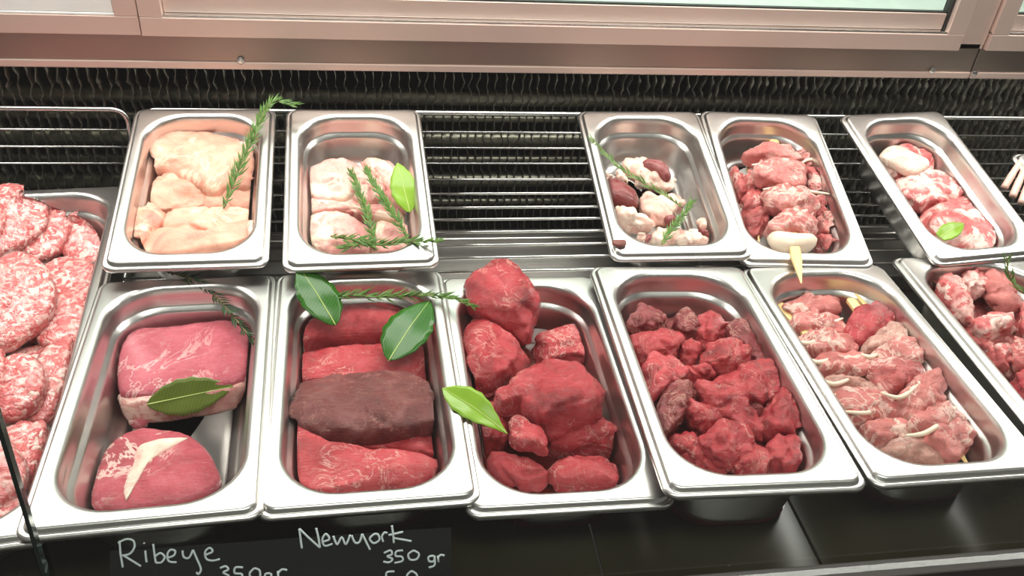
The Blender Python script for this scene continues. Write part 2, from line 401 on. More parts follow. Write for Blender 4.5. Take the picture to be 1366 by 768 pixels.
def P(pankey, crop, pts, base, thick, mat, name, label=None, cat=None, group=None, n=2.6, tilt=(0, 0), amp=.0012, freq=55, parent=None, grooves=0, groove_f=30, seg=44, rings=13, shrink=1.0, lump=0, lump_f=40, facets=0, corr=.7, press=True):
    """a piece whose middle plane lies `base`+thick/2 above the pan floor; plan outline seen at pts"""
    c = thick/2; mw, depth, R, nrm = frame_for(pankey, base, c, tilt)
    q = [px(crop, p) for p in pts]
    cx = sum(p[0] for p in q)/len(q); cy = sum(p[1] for p in q)/len(q)
    up = R @ Vector((0, 0, 1))
    O = hit(cx, cy, mw.translation + up*(-depth+base+c), up)
    W = [hit(a, b, O, nrm) for a, b in q]
    X = R @ Vector((1, 0, 0)); X = (X-nrm*X.dot(nrm)).normalized(); Y = nrm.cross(X)
    loc = [Vector(((p-O).dot(X), (p-O).dot(Y))) for p in W]
    # correct the outline for the body's own height seen obliquely
    v = (O-CAM_POS).normalized(); vn = abs(v.dot(nrm)); vp = Vector((v.dot(X), v.dot(Y))); cot = vp.length/max(vn, .05); vp.normalize()
    al = [p.dot(vp) for p in loc]; lo, hi = min(al), max(al); sil = (hi-lo)/2; mid = (hi+lo)/2
    qd = n/(n-1); cc = min(c*cot, sil*.93); a = max((sil**qd-cc**qd)**(1/qd), .3*sil); k = 1-(1-a/sil)*corr
    loc = [p + vp*((mid+(t-mid)*k)-t) for p, t in zip(loc, al)]
    g = Vector((sum(p.x for p in loc)/len(loc), sum(p.y for p in loc)/len(loc)))
    O2 = O + X*g.x + Y*g.y
    vs, fs = organic([(p-g)*shrink for p in loc], c, n, amp, freq, seg, rings, grooves, groove_f, lump, lump_f, facets)
    fm = Matrix((X, Y, nrm)).transposed().to_4x4(); fm.translation = O2
    fi = fm.inverted()
    if press: vs = [fi @ press_in(pankey, fm @ Vector(v)) for v in vs]
    o = mesh(name, vs, fs, mat, True, fm, parent)
    if parent is None: tag(o, label, cat, group)
    return o

def at(pankey, crop, p, h):
    """a point h above the floor of a pan"""
    mw, depth, _, _ = PANS[pankey]; up = mw.to_3x3() @ Vector((0, 0, 1))
    return hit(*px(crop, p), mw.translation + up*(-depth+h), up)

def sprig(pankey, crop, pts, hs, label, mat='rosemary', needle=.020, dens=.0026, rs=.0010, seed=1, group='rosemary sprigs', spread=.75):
    rnd = random.Random(seed)
    path = catmull([at(pankey, crop, p, h) for p, h in zip(pts, hs)], 10)
    root = empty('rosemary_sprig', path[0]); tag(root, label, 'herb', group)
    n = len(path)
    tube('stem', path, [rs*(1.15-.6*i/n) for i in range(n)], 'stem', 6, root)
    L = sum((path[i+1]-path[i]).length for i in range(n-1)); cnt = int(L/dens)
    vs, fs = [], []
    for k in range(cnt):
        s = (k+.5)/cnt; d = s*L; acc = 0
        for i in range(n-1):
            sl = (path[i+1]-path[i]).length
            if acc+sl >= d or i == n-2: break
            acc += sl
        T = (path[i+1]-path[i]).normalized(); p = path[i]+T*(d-acc)
        for j in range(2):
            az = k*2.4+j*math.pi+rnd.uniform(-.4, .4); u = T.orthogonal().normalized(); v = T.cross(u)
            side = u*math.cos(az)+v*math.sin(az)
            if side.z < -.35: side.z *= -.6; side.normalize()
            ln = needle*rnd.uniform(.65, 1.15)*(1-.35*s)*min(1, .35+3*s)
            di = (T*(.8+.5*s)+side*spread*rnd.uniform(.8, 1.3)).normalized(); b = di.cross(Vector((rnd.uniform(-.3, .3), rnd.uniform(-.3, .3), 1)))
            b = b.normalized()*.0013; nn = di.cross(b).normalized()*.0006; cv = T*ln*.10
            a0 = len(vs)
            vs += [p-b*.4, p+b*.4, p+di*ln*.45+b+nn-cv*.3, p+di*ln*.45-b+nn-cv*.3, p+di*ln*.45-nn-cv*.3, p+di*ln+cv]
            fs += [(a0, a0+1, a0+2, a0+3), (a0+3, a0+2, a0+5), (a0+2, a0+4, a0+5), (a0+4, a0+3, a0+5), (a0+1, a0+4, a0+2), (a0, a0+3, a0+4), (a0, a0+4, a0+1)]
    c = path[0]
    o = mesh('needles', [v-c for v in vs], fs, mat, False, Matrix.Translation(c), root); o['kind'] = 'stuff'
    return root

def leaf(pankey, crop, a, b, ha, hb, width, label, mat='leaf', curl=.003, fold=.12, cut=0, roll=0, mid=.45):
    A = at(pankey, crop, a, ha); B = at(pankey, crop, b, hb)
    up = PANS[pankey][0].to_3x3() @ Vector((0, 0, 1)); T = (B-A); L = T.length; T.normalize(); S = T.cross(up).normalized(); N = S.cross(T)
    S2 = S*math.cos(roll)+N*math.sin(roll); N = S2.cross(T); S = S2
    root = empty('bay_leaf', (A+B)/2); tag(root, label, 'leaf', 'bay leaves')
    NU, NV = 26, 8; top = []
    for i in range(NU+1):
        u = i/NU; uu = cut+(1-cut)*u
        prof = (math.sin(math.pi*min(1, uu**(math.log(.5)/math.log(mid)))))**.85 if 0 < uu < 1 else 0
        wv = width/2*prof*(1+.04*math.sin(u*37)) + .0004
        row = []
        for j in range(-NV//2, NV//2+1):
            s = j/(NV/2)
            row.append(A+T*(L*u)+S*(wv*s)+N*(curl*math.sin(math.pi*u)+abs(s)*wv*fold+.00025*math.sin(u*15+s*2)))
        top.append(row)
    c = (A+B)/2; cols = NV+1
    vs = [v-c for r in top for v in r]; fs = [(i*cols+j, i*cols+j+1, (i+1)*cols+j+1, (i+1)*cols+j) for i in range(NU) for j in range(NV)]
    o = mesh('blade', vs, fs, mat, True, Matrix.Translation(c), root)
    s = o.modifiers.new('thick', 'SOLIDIFY'); s.thickness = .0005; s.offset = 0
    pts = [top[i][NV//2]+N*.0002 for i in range(NU+1)]
    tube('midrib', pts, [.0007*(1.1-.7*i/NU) for i in range(NU+1)], 'midrib', 5, root)
    return root

# ---------------------------------------------------------------- the case: deck, liner, coil, sill, doors, glass
def struct(o): o['kind'] = 'structure'; return o
X0, X1 = -.80, 1.40
fl = link(bpy.data.objects.new('floor', None)); struct(fl)
xs = [X0, -.195, .196, .392, .80, X1]
for a, b in zip(xs[:-1], xs[1:]):
    box('deck_panel', (a+.0008, -.228, DECK-.010), (b-.0008, .155, DECK), 'gloss', .001, fl)
box('steel_deck', (X0, .157, DECK-.010), (X1, .355, DECK), 'deck', .001, fl)
box('steel_step', (X0, .196, DECK), (X1, .262, DECK+.022), 'deck', .002, fl)
box('steel_lip', (X0, .318, DECK), (X1, .335, DECK+.009), 'deck', .002, fl)
box('drain_tray', (X0, .30, -.26), (X1, .565, -.25), 'black', 0, fl)
struct(box('wall_back', (X0, .555, -.25), (X1, .575, .112), 'black', 0))
struct(box('wall_left', (X0-.02, -.228, -.26), (X0, .575, .112), 'deck', 0))
struct(box('wall_right', (X1, -.228, -.26), (X1+.02, .575, .112), 'deck', 0))
struct(box('trim_1', (X0, -.246, -.12), (X1, -.2285, -.030), 'trim', .0015))
struct(box('trim_2', (X0, -.34, -.14), (X1, -.247, -.118), 'trimlight', .003))

# evaporator coil: fins and tubes
coil = empty('evaporator_coil', (.3, .49, -.16)); tag(coil, 'dark finned cooling coil behind the wire racks', 'coil')
rnd = random.Random(4)
fin_me = []
for v in range(6):
    r_ = random.Random(v+50); ph = [r_.uniform(0, 6.28) for _ in range(6)]; vs = []; NZ = 40
    for i in range(NZ+1):
        z = .262*i/NZ
        wv = .0016*math.sin(z*150+ph[0])+.0013*math.sin(z*260+ph[1])+.0008*math.sin(z*560+ph[4]); dy = .0018*math.sin(z*210+ph[2])+.0012*math.sin(z*410+ph[3])
        tw = .002*math.sin(z*190+ph[5])
        vs += [(wv-.0005, dy, z), (wv+.0005, dy, z), (tw*.3+.0004, .034, z), (tw*.3-.0004, .034, z)]
    fs = []
    for i in range(NZ):
        for k in range(4):
            a = i*4+k; b = i*4+(k+1) % 4; fs.append((a, b, b+4, a+4))
    me = bpy.data.meshes.new('fin'); me.from_pydata(vs, [], fs); me.materials.append(M['fin']); me.update()
    me.polygons.foreach_set('use_smooth', [True]*len(me.polygons)); fin_me.append(me)
k = 0; x = X0+.01
while x < X1-.01:
    o = link(bpy.data.objects.new('fin', fin_me[rnd.randrange(6)])); o.parent = coil
    o.location = (x-.3+rnd.uniform(-.0012, .0012), -.022+rnd.uniform(-.002, .001), 0); o.rotation_euler = (0, 0, rnd.uniform(-.07, .07)); x += .0117
for z in (.097, .054, .0235, -.007, -.040, -.073, -.110):
    big = z in (.054, -.007, -.073)
    tube('coolant_tube', [(X0+.005, .4835, z), (X1-.005, .4835, z)], .0115 if big else .006, 'tube', 14, coil)

# wire racks
BP = .2409; NR = Vector((0, -math.sin(BP), math.cos(BP))); SR = Vector((0, math.cos(BP), math.sin(BP))); O_R = Vector((0, .267, .0468)) - NR*.0735
def rack(xa, xb, label, full):
    root = empty('wire_rack', ((xa+xb)/2, .25, DECK)); tag(root, label, 'rack', 'wire shelf racks')
    for s in ((.0795, .0535, .0285, .0078, -.0139, -.0357, -.0561, -.0778, -.0995) if full else ()):
        c = O_R+SR*s; tube('rod', [(xa, c.y, c.z), (xb, c.y, c.z)], .0017, 'wire', 8, root)
    for z in (-.0095, .0137, .0368): tube('rod', [(xa+.002, .4125, z), (xb-.002, .4125, z)], .0017, 'wire', 8, root)
    a, b = O_R+SR*(-.0995 if full else .075), O_R+SR*(.085 if full else .105)
    def upr(x, s):   # side wire: under the shelf, up at the back, into the top rail
        if not full: return [(x, .413, -.2495), (x, .413, -.1), (x, .413, .030), (x, .413, .046), (x+s*.0012, .413, .0535), (x+s*.0055, .413, .0600), (x+s*.0125, .413, .0632), (x+s*.021, .413, .0637)]
        return [(x, a.y, a.z-.005), (x, b.y-.02, b.z-.010), (x, .398, -.004), (x, .413, .010), (x, .413, .046), (x+s*.0012, .413, .0535), (x+s*.0055, .413, .0600), (x+s*.0125, .413, .0632), (x+s*.021, .413, .0637)]
    left = catmull(upr(xa, 1), 5); right = catmull(upr(xb, -1), 5)
    tube('rail', left+right[::-1], .0033, 'wire', 10, root)
    for x in (xa+.012, xb-.012, (xa+xb)/2):
        for yy in ((.185, .350) if full else ()):
            zt = O_R.z+(yy-O_R.y)/SR.y*SR.z-.003
            tube('leg', [(x, yy, DECK+(.0005 if not .196 < yy < .262 else .022)), (x, yy, zt)], .0035, 'wire', 8, root)
rack(-.785, -.281, 'wire rack behind the tray of burger patties', False)
rack(-.262, 1.385, 'long wire rack carrying the quarter-size pans', True)

# rear sill and sliding doors
RT = Matrix.Rotation(-.0055, 4, 'Y')
def rbox(name, a, b, mat, bevel=.0012, parent=None):
    o = box(name, a, b, mat, bevel, None)
    c = o.matrix_basis.translation; T = Matrix.Translation((.19, 0, 0)); mw = T @ RT @ T.inverted() @ o.matrix_basis
    if parent is not None: o.parent = parent; o.matrix_basis = parent_world(parent).inverted() @ mw
    else: o.matrix_basis = mw
    return o
def screw(p, parent):
    vs = []; fs = []; n = 18
    for (r, y) in ((.0044, 0), (.0044, -.0008), (.0030, -.0016), (.0016, -.0017), (.0012, -.0004)):
        vs += [(r*math.cos(2*math.pi*k/n), y, r*math.sin(2*math.pi*k/n)) for k in range(n)]
    for i in range(4):
        for k in range(n): fs.append((i*n+k, i*n+(k+1) % n, (i+1)*n+(k+1) % n, (i+1)*n+k))
    fs.append(tuple(range(4*n, 5*n)))
    o = mesh('screw', vs, fs, 'wire', False); o.parent = parent; o.matrix_basis = parent_world(parent).inverted() @ Matrix.Translation(p)
def sill(name, xa, xb, px_screws):
    root = link(bpy.data.objects.new(name, None)); struct(root)
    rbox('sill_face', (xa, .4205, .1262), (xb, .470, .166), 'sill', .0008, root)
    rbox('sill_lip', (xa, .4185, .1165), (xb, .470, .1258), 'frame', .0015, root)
    for p in px_screws:
        screw(hit(*p, (0, .4183, 0), (0, 1, 0)), root)
sill('trim_3', X0, .8365, [(321, 81), (1244, 94)])
sill('trim_4', .8385, X1, [(1300, 98)])
struct(rbox('trim_5', (X0, .4705, .1165), (X1, .575, .130), 'deck', 0))
def door(name, xa, xb, y, white=False):
    root = link(bpy.data.objects.new(name, None)); struct(root)
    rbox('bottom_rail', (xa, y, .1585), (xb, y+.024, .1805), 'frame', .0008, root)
    rbox('rail_ledge', (xa, y+.001, .1808), (xb, y+.024, .1835), 'whiterail' if white else 'wire', .0006, root)
    for s0, s1 in ((xb-.0255, xb), (xa, xa+.0255)):
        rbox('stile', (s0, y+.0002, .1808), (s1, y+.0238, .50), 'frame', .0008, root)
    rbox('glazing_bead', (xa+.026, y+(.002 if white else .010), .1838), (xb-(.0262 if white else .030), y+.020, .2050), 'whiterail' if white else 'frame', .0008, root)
    rbox('gasket', (xb-.0295, y+.008, .1838), (xb-.0258, y+.022, .50), 'black', 0, root)
    rbox('gasket', (xa+.026, y+.012, .2052), (xb-.030, y+.019, .2068), 'black', 0, root)
    rbox('pane', (xa+.026, y+.014, .2070), (xb-.030, y+.018, .50), 'doorglass', 0, root)
door('door_1', -.246, .8005, .4125)
door('door_2', -.80, -.2475, .4145, True)
door('door_3', .8425, 1.40, .4145)
struct(rbox('trim_6', (.802, .4205, .1585), (.8405, .436, .50), 'frame', .0008))
struct(box('trim_8', (-1.2, .62, -.10), (2.2, 1.5, -.06), 'counter', .003))
struct(box('wall_rear', (-2.5, 1.9, -1), (3.5, 1.95, 2.4), 'wallwhite', 0))

# front glass: two panes leaning slightly in, joined by a dark edge
def glass(name, xa, xb):
    L = .52; o = mesh(name, *box_data((xa, -.003, 0), (xb, .003, L)), 'glass', False, Matrix.Translation((0, -.2362, -.0295)) @ Matrix.Rotation(-.10, 4, 'X'))
    return struct(o)
glass('window_1', X0, -.2112); glass('window_2', -.2080, X1)
o = mesh('trim_7', *box_data((-.2109, -.0028, 0), (-.2083, .0028, .52)), 'glassedge', False, Matrix.Translation((0, -.2362, -.0295)) @ Matrix.Rotation(-.10, 4, 'X')); struct(o)

# ---------------------------------------------------------------- the pans
GF, GB = 'third-size pans in the front row', 'quarter-size pans in the back row'
W3, L3, W4, L4 = .176, .325, .162, .265
pan('A', -.1735, -.0059, .0378, -.0027, -.008, -.0055, W3, L3, .0735, 'steel pan holding a striploin block and a ribeye steak', GF)
pan('B', 0, 0, .0195, -.0050, .0003, .004, W3, L3, .0715, 'steel pan full of large red beef slabs with two dark bay leaves', GF)
pan('C', .1679, -.0088, -.0078, -.0105, .005, .005, W3, L3, .066, 'steel pan holding big beef fillet chunks', GF)
pan('D', .3304, -.0213, -.0256, .0105, -.004, .004, W3, L3, .087, 'steel pan filled with diced red stewing beef', GF)
pan('E', .517, -.0114, .0011, -.0015, .004, -.004, W3, L3, .0752, 'steel pan holding pale lamb kebabs with onion', GF)
pan('F', .7085, -.001, -.036, .000, 0, 0, W3, L3, .0765, 'steel pan of fatty lamb pieces with a rosemary tip', GF)
pan('1', -.181, .2696, .0248, .0479, .2042, .0014, W4, L4, .065, 'steel pan of raw chicken breasts', GB, .045)
pan('2', -.0044, .2653, .0277, .0488, .2263, .0002, W4, L4, .065, 'steel pan of chicken thighs with rosemary', GB, .045)
pan('3', .3551, .2662, -.0333, .0512, .2155, -.021, W4, L4, .065, 'steel pan of kidneys in white fat', GB, .045)
pan('4', .5183, .2695, -.0675, .0417, .2816, -.0012, W4, L4, .0605, 'steel pan of lamb kebabs, one skewer tip hanging over the rim', GB, .045)
pan('5', .7341, .269, .1011, .0444, .277, -.004, W4, L4, .065, 'steel pan of marbled pork chops with one green leaf', GB, .045)
pan('G', .960, .205, .02, .020, .2409, 0, W4, L4, .050, 'steel pan holding lamb ribs', GB, .045)
pan('L', -.419, .082, .085, -.0095, 0, 0, .325, .53, .067, 'large steel tray piled with film-wrapped burger patties', None, .05, 'food_tray')

def juice(key, h, label, m='juice'):
    mw, depth, w_, l_ = PANS[key]; pts = rrect(w_/2-.0285, l_/2-.031, .038, -depth+h)
    vs = pts+[(p[0]*.985, p[1]*.985, -depth+.0012) for p in pts]; n = len(pts)
    fs = [tuple(range(n)), tuple(range(n, 2*n))[::-1]]+[(i, n+i, n+(i+1) % n, (i+1) % n) for i in range(n)]
    o = mesh('meat_juice', vs, fs, m, False, mw); tag(o, label, 'liquid', None, 'stuff')
juice('B', .012, 'dark red juice pooled under the beef slabs')
juice('C', .014, 'dark red juice pooled under the fillet chunks')
juice('D', .006, 'dark red juice under the diced beef')
juice('E', .008, 'red juice under the pale kebabs')

# ---------------------------------------------------------------- chicken breasts
g = 'chicken breasts in one pan'
def chick(pts, base, th, label, **k): P('1', '1', pts, base, th, 'chicken', 'chicken_breast', label, 'chicken', g, **{**dict(n=2.5, amp=.003, freq=26, grooves=.0024, groove_f=24, seg=84, rings=28, shrink=1.08, lump=.0022, lump_f=30, facets=3, corr=.32), **k})
chick([(430,415),(480,410),(500,390),(600,390),(640,360),(635,470),(560,480),(480,475),(400,470)], .014, .022, 'flat chicken breast lying beneath the rosemary stem end')
chick([(185,420),(210,375),(260,340),(310,325),(360,370),(440,410),(425,465),(330,480),(250,490),(200,455)], .010, .034, 'yellowish chicken breast tucked under the large smooth breast')
chick([(168,260),(185,215),(220,185),(320,172),(420,182),(520,205),(580,230),(640,250),(645,330),(640,380),(560,400),(480,395),(470,415),(430,410),(380,385),(330,360),(290,325),(250,322),(205,328),(180,300)], .016, .040, 'large smooth pink chicken breast at the back rim')
chick([(255,505),(310,482),(400,468),(520,465),(620,480),(635,510),(570,545),(480,578),(380,580),(300,568),(258,545)], .022, .026, 'long chicken fillet in the middle of the pile')
chick([(95,520),(120,470),(175,445),(240,462),(278,515),(250,555),(215,585),(200,620),(190,645),(130,620),(95,580)], .018, .030, 'curled chicken breast against the pan corner')
chick([(165,600),(200,560),(260,550),(330,575),(440,580),(540,555),(600,515),(640,545),(685,552),(640,592),(560,612),(440,637),(300,650),(195,647)], .026, .026, 'chicken breast with a white tendon tip over the rim', n=2.2)
P('1', '1', [(585,530),(610,512),(645,540),(688,551),(648,588),(600,592)], .042, .014, 'fatwhite', 'tendon', parent=bpy.data.objects['chicken_breast.005'], n=2.3, amp=.001)
# chicken thighs
g = 'chicken thighs in one pan'
def thigh(pts, base, th, label, **k): P('2', '2', pts, base, th, 'chicken_skin', 'chicken_thigh', label, 'chicken', g, **{**dict(n=2.6, amp=.003, freq=38, grooves=.003, groove_f=30, seg=84, rings=28, shrink=1.08, lump=.003, lump_f=42, facets=3, corr=.5), **k})
thigh([(370,268),(440,258),(510,275),(560,330),(575,420),(595,480),(560,520),(500,480),(470,400),(430,330),(385,300)], .008, .034, 'chicken thigh half under the upright bay leaf')
thigh([(140,320),(200,275),(270,258),(350,270),(400,300),(440,330),(465,400),(435,445),(320,445),(220,445),(160,425),(145,370)], .010, .036, 'chicken thigh with yellow fat at the back of the pile')
thigh([(135,490),(140,450),(170,415),(230,440),(330,440),(430,440),(500,450),(560,500),(540,535),(440,515),(340,495),(240,480),(180,495)], .010, .028, 'whitish chicken thigh in the middle of the pile')
thigh([(400,540),(450,510),(540,530),(590,540),(602,590),(560,632),(470,647),(420,642)], .012, .028, 'small chicken thigh under the crossed rosemary')
thigh([(130,560),(135,510),(180,490),(260,472),(340,495),(400,540),(435,600),(425,642),(330,647),(240,642),(170,612)], .014, .032, 'chicken thigh with a pink edge against the front wall')

# ---------------------------------------------------------------- kidneys and fat
g = 'kidneys and fat in one pan'
def kf(pts, base, th, m, name, label, cat='offal', **k): P('3', '3', pts, base, th, m, name, label, cat, g, **{**dict(n=2.5, amp=.0012, freq=50, seg=40, rings=14, shrink=1.05), **k})
F_ = dict(amp=.003, freq=60, grooves=.0015, groove_f=40, lump=.004, lump_f=75, seg=56, rings=18)
kf([(225,295),(270,278),(330,268),(350,285),(335,325),(370,355),(430,392),(465,370),(472,395),(440,432),(390,424),(320,400),(260,355)], .010, .030, 'fatwhite', 'fat_piece', 'white fat wrapped round the upper kidney', 'fat', **F_)
kf([(320,300),(345,280),(390,280),(430,310),(448,360),(430,388),(400,378),(360,345),(325,318)], .022, .026, 'kidney', 'kidney', 'glossy kidney resting in the white fat')
kf([(138,335),(180,335),(198,360),(165,388),(140,378)], .016, .020, 'fatwhite', 'fat_piece', 'small lump of fat by the side wall above a kidney', 'fat', **F_)
kf([(195,345),(225,318),(255,350),(255,405),(200,385)], .014, .022, 'fatwhite', 'fat_piece', 'fat lump crossed by the rosemary stem', 'fat', **F_)
kf([(150,385),(190,360),(240,390),(290,430),(305,470),(290,517),(240,500),(190,482),(165,450)], .014, .032, 'kidney', 'kidney', 'large dark kidney against the side wall')
kf([(305,470),(330,425),(400,440),(470,435),(510,455),(512,482),(465,512),(455,560),(430,588),(390,578),(330,535),(303,500)], .010, .030, 'fatwhite', 'fat_piece', 'pinkish fat lump in the centre under the rosemary', 'fat', **F_)
kf([(420,540),(450,526),(482,540),(472,567),(430,572)], .026, .014, 'kidney', 'kidney', 'small purple kidney scrap on pink fat')
kf([(340,642),(375,592),(440,600),(520,590),(520,650),(400,664)], .008, .022, 'fatwhite', 'fat_piece', 'flat pink fat beneath the short rosemary sprig', 'fat', **F_)
kf([(185,510),(220,483),(270,495),(300,520),(345,530),(377,580),(365,612),(330,606),(290,610),(260,602),(220,574),(193,540)], .016, .034, 'fatwhite', 'fat_piece', 'big knobbly white fat lump below the large kidney', 'fat', **F_)
kf([(290,622),(310,590),(347,602),(332,652)], .020, .018, 'fatwhite', 'fat_piece', 'small fat lump next to a red spot', 'fat', **F_)
kf([(470,642),(520,590),(580,600),(607,642),(600,664),(480,664)], .014, .026, 'fatwhite', 'fat_piece', 'rounded white fat lump at the front wall', 'fat', **F_)
kf([(550,570),(610,526),(637,550),(650,604),(600,607)], .016, .020, 'fatwhite', 'fat_piece', 'triangular white fat piece near the pan corner', 'fat', **F_)
kf([(560,592),(600,600),(650,605),(670,637),(640,657),(600,662),(608,632)], .012, .022, 'kidney', 'kidney', 'purple kidney end by the front corner')
kf([(330,650),(345,615),(370,612),(352,645)], .022, .010, 'kidney', 'kidney', 'tiny red kidney scrap between fat lumps')
P('3', '3', [(186,645),(200,636),(250,632),(254,660),(225,668),(190,657)], .0655, .006, 'liver', 'liver_scrap', 'brown liver scrap lying on the pan rim', 'offal', None, press=False, amp=.001, freq=90, seg=24, rings=8)

# ---------------------------------------------------------------- lamb kebabs (back row)
def stick(root, pa, pb, r=.0022, flat=True, tip=True, name='stick'):
    pa, pb = Vector(pa), Vector(pb); T = (pb-pa); L = T.length; T.normalize(); S = T.cross(Vector((0, 0, 1))).normalized(); N = S.cross(T); wv = r*1.35; h = r*.7
    ss = [(0, .75), (.01, 1), (.86, 1), (1, .12)] if tip else [(0, .75), (.02, 1), (.98, 1), (1, .7)]
    vs, fs = [], []
    for u, s in ss:
        p = pa+T*(L*u)
        for a, b in ((-1, -.6), (-.6, -1), (.6, -1), (1, -.6), (1, .6), (.6, 1), (-.6, 1), (-1, .6)): vs.append(p+S*(wv*s*a)+N*(h*(s if tip else 1)*b)-pa)
    for i in range(3):
        for k in range(8): fs.append((i*8+k, i*8+(k+1) % 8, (i+1)*8+(k+1) % 8, (i+1)*8+k))
    fs += [tuple(range(8))[::-1], tuple(range(24, 32))]
    return mesh(name, vs, fs, 'wood', False, Matrix.Translation(pa), root)
def kebab(pankey, crop, label, group, sa, ha, sb, hb, chunks, onions=(), r=.0022):
    A = at(pankey, crop, sa, ha); B = at(pankey, crop, sb, hb)
    root = empty('kebab', A); tag(root, label, 'kebab', group)
    stick(root, A, B, r)
    for pts, base, th, m in chunks:
        P(pankey, crop, pts, base, th, m, 'meat_chunk', parent=root, n=2.9, amp=.003, freq=55, grooves=.0028, groove_f=40, seg=64, rings=22, shrink=1.14, lump=.0026, lump_f=62, facets=6, corr=.25)
    for o_ in onions:
        if len(o_) == 3:
            P(pankey, crop, o_[0], o_[1], o_[2], 'onion', 'onion_slice', parent=root, n=2.2, amp=.0006, freq=40, seg=36, rings=12)
        else:
            pts = catmull([at(pankey, crop, p, o_[1]-.0052) for p in o_[0]], 6); m_ = len(pts)
            tube('onion_slice', pts, [.0027*(.35+.65*math.sin(math.pi*(i+.5)/m_)) for i in range(m_)], 'onion', 8, root)
    return root
g = 'lamb kebabs in the back-row pan'
kebab('4', '4', 'dark red kebab pressed against the pan side wall', g, (225,240), .020, (275,580), .024,
      [([(150,300),(185,285),(220,330),(225,400),(197,412),(165,345)], .004, .030, 'lamb'), ([(210,330),(240,290),(290,285),(305,340),(290,370),(230,380)], .008, .032, 'lamb'),
       ([(205,400),(240,370),(290,380),(305,430),(270,470),(215,470)], .008, .032, 'lamb'), ([(215,475),(260,450),(312,440),(305,500),(280,545),(240,550)], .008, .032, 'lamb')], r=.0016)
kebab('4', '4', 'narrow kebab with an onion ring, beside the wall next to the chops pan', g, (468,158), .036, (530,628), .020,
      [([(430,240),(470,205),(510,188),(530,240),(542,292),(500,300),(445,270)], .012, .034, 'lamb'), ([(440,300),(480,285),(535,305),(555,380),(535,400),(470,385),(445,340)], .012, .034, 'lamb'),
       ([(470,400),(545,395),(552,440),(540,480),(490,470)], .012, .032, 'lamb'), ([(495,470),(550,455),(575,510),(573,552),(530,555),(500,520)], .010, .032, 'lambpale'), ([(500,540),(575,548),(602,600),(560,627),(510,612)], .008, .030, 'lamb')],
      [([(436,262),(465,246),(500,248),(516,270),(500,292)], .046)], r=.0014)
kebab('4', '4', 'plump kebab on a broad stick ending in an onion wedge', g, (330,163), .031, (440,732), .070,
      [([(215,245),(240,215),(320,188),(380,203),(430,235),(430,262),(330,270),(240,264)], .020, .034, 'lambpale'), ([(240,295),(270,268),(360,262),(440,270),(447,350),(370,368),(300,352),(255,335)], .024, .036, 'lambpale'),
       ([(295,375),(330,348),(400,362),(470,375),(492,430),(480,472),(400,470),(320,452)], .026, .042, 'lambpale'), ([(300,525),(345,480),(420,455),(488,488),(502,530),(430,558),(340,556)], .030, .046, 'lambpale')],
      [([(245,266),(330,262),(435,262)], .055), ([(290,362),(380,354),(470,370),(550,380)], .058), ([(455,405),(488,420),(478,468)], .056), ([(297,538),(400,552),(508,543),(497,590),(440,616),(380,624),(318,596)], .040, .030)], r=.0044)
# ---------------------------------------------------------------- pork chops (back row)
g = 'marbled chops in one pan'
def chop(pts, base, th, m, name, label, cat='meat', **k): return P('5', '5', pts, base, th, m, name, label, cat, g, **{**dict(n=3.0, amp=.0025, freq=55, grooves=.0026, groove_f=34, seg=84, rings=20, shrink=1.07, lump=.0025, lump_f=48, facets=4, corr=.5), **k})
far_chop = chop([(225,200),(285,176),(350,185),(410,220),(437,285),(400,305),(340,290),(250,230)], .004, .030, 'marbled', 'pork_chop', 'chop with a thick white fat cap')
chop([(200,240),(240,262),(307,310),(262,322),(225,292)], .012, .022, 'marbled', 'pork_chop', 'small strip of chop along the side wall')
chop([(198,235),(225,205),(270,193),(320,205),(380,240),(388,268),(370,287),(335,312),(290,297),(230,262)], .026, .020, 'fatwhite', 'fat_cap', None, parent=far_chop, amp=.001, grooves=0, lump=0)
chop([(260,330),(310,305),(400,288),(470,310),(530,335),(572,385),(520,408),(440,425),(350,460),(305,405)], .010, .030, 'marbled', 'pork_chop', 'broad marbled chop in the middle')
chop([(350,462),(440,425),(500,405),(600,396),(657,415),(668,468),(600,480),(480,480),(420,490),(370,495)], .010, .028, 'marbled', 'pork_chop', 'marbled chop half covered by the leaf-topped one')
chop([(360,490),(440,465),(540,448),(640,468),(692,490),(717,540),(724,590),(690,607),(570,612),(480,592),(410,552),(380,522)], .014, .032, 'marbled', 'pork_chop', 'marbled chop with a green leaf on it', n=3)
leaf('5', '5', (436,552), (530,496), .050, .052, .021, 'small green leaf lying on a marbled chop', 'leaflight', .002, .1, .12)

# ---------------------------------------------------------------- striploin and ribeye
strip = P('A', 'A', [(266,262),(275,220),(310,197),(380,200),(480,190),(600,176),(640,198),(674,250),(672,340),(640,382),(560,408),(460,418),(340,428),(285,422),(274,360)], .002, .042, 'striploin', 'striploin_block', 'thick pink striploin block with a bay leaf on its fat edge', 'meat', n=5, amp=.0012, freq=40, grooves=.0006, seg=64, rings=20)
ribe = P('A', 'A', [(158,702),(165,650),(200,580),(260,510),(330,475),(390,480),(460,490),(520,530),(550,580),(574,640),(480,690),(350,714),(200,717)], .002, .024, 'ribeye', 'ribeye_steak', 'ribeye steak with a white seam of fat', 'meat', n=3.4, amp=.0016, freq=50, grooves=.001, seg=60, rings=16)
P('A', 'A', [(330,520),(395,500),(470,498),(478,508),(420,520),(360,545),(330,590),(335,640),(300,690),(285,650),(300,600),(315,560)], .021, .0065, 'fatwhite', 'fat_seam', parent=ribe, n=2.4, amp=.0008, freq=60)
P('A', 'A', [(272,358),(380,364),(520,344),(674,326),(680,366),(645,406),(560,430),(460,441),(340,450),(284,442)], .002, .033, 'fatpink', 'fat_edge', parent=strip, n=5, amp=.0012, freq=60, corr=1)
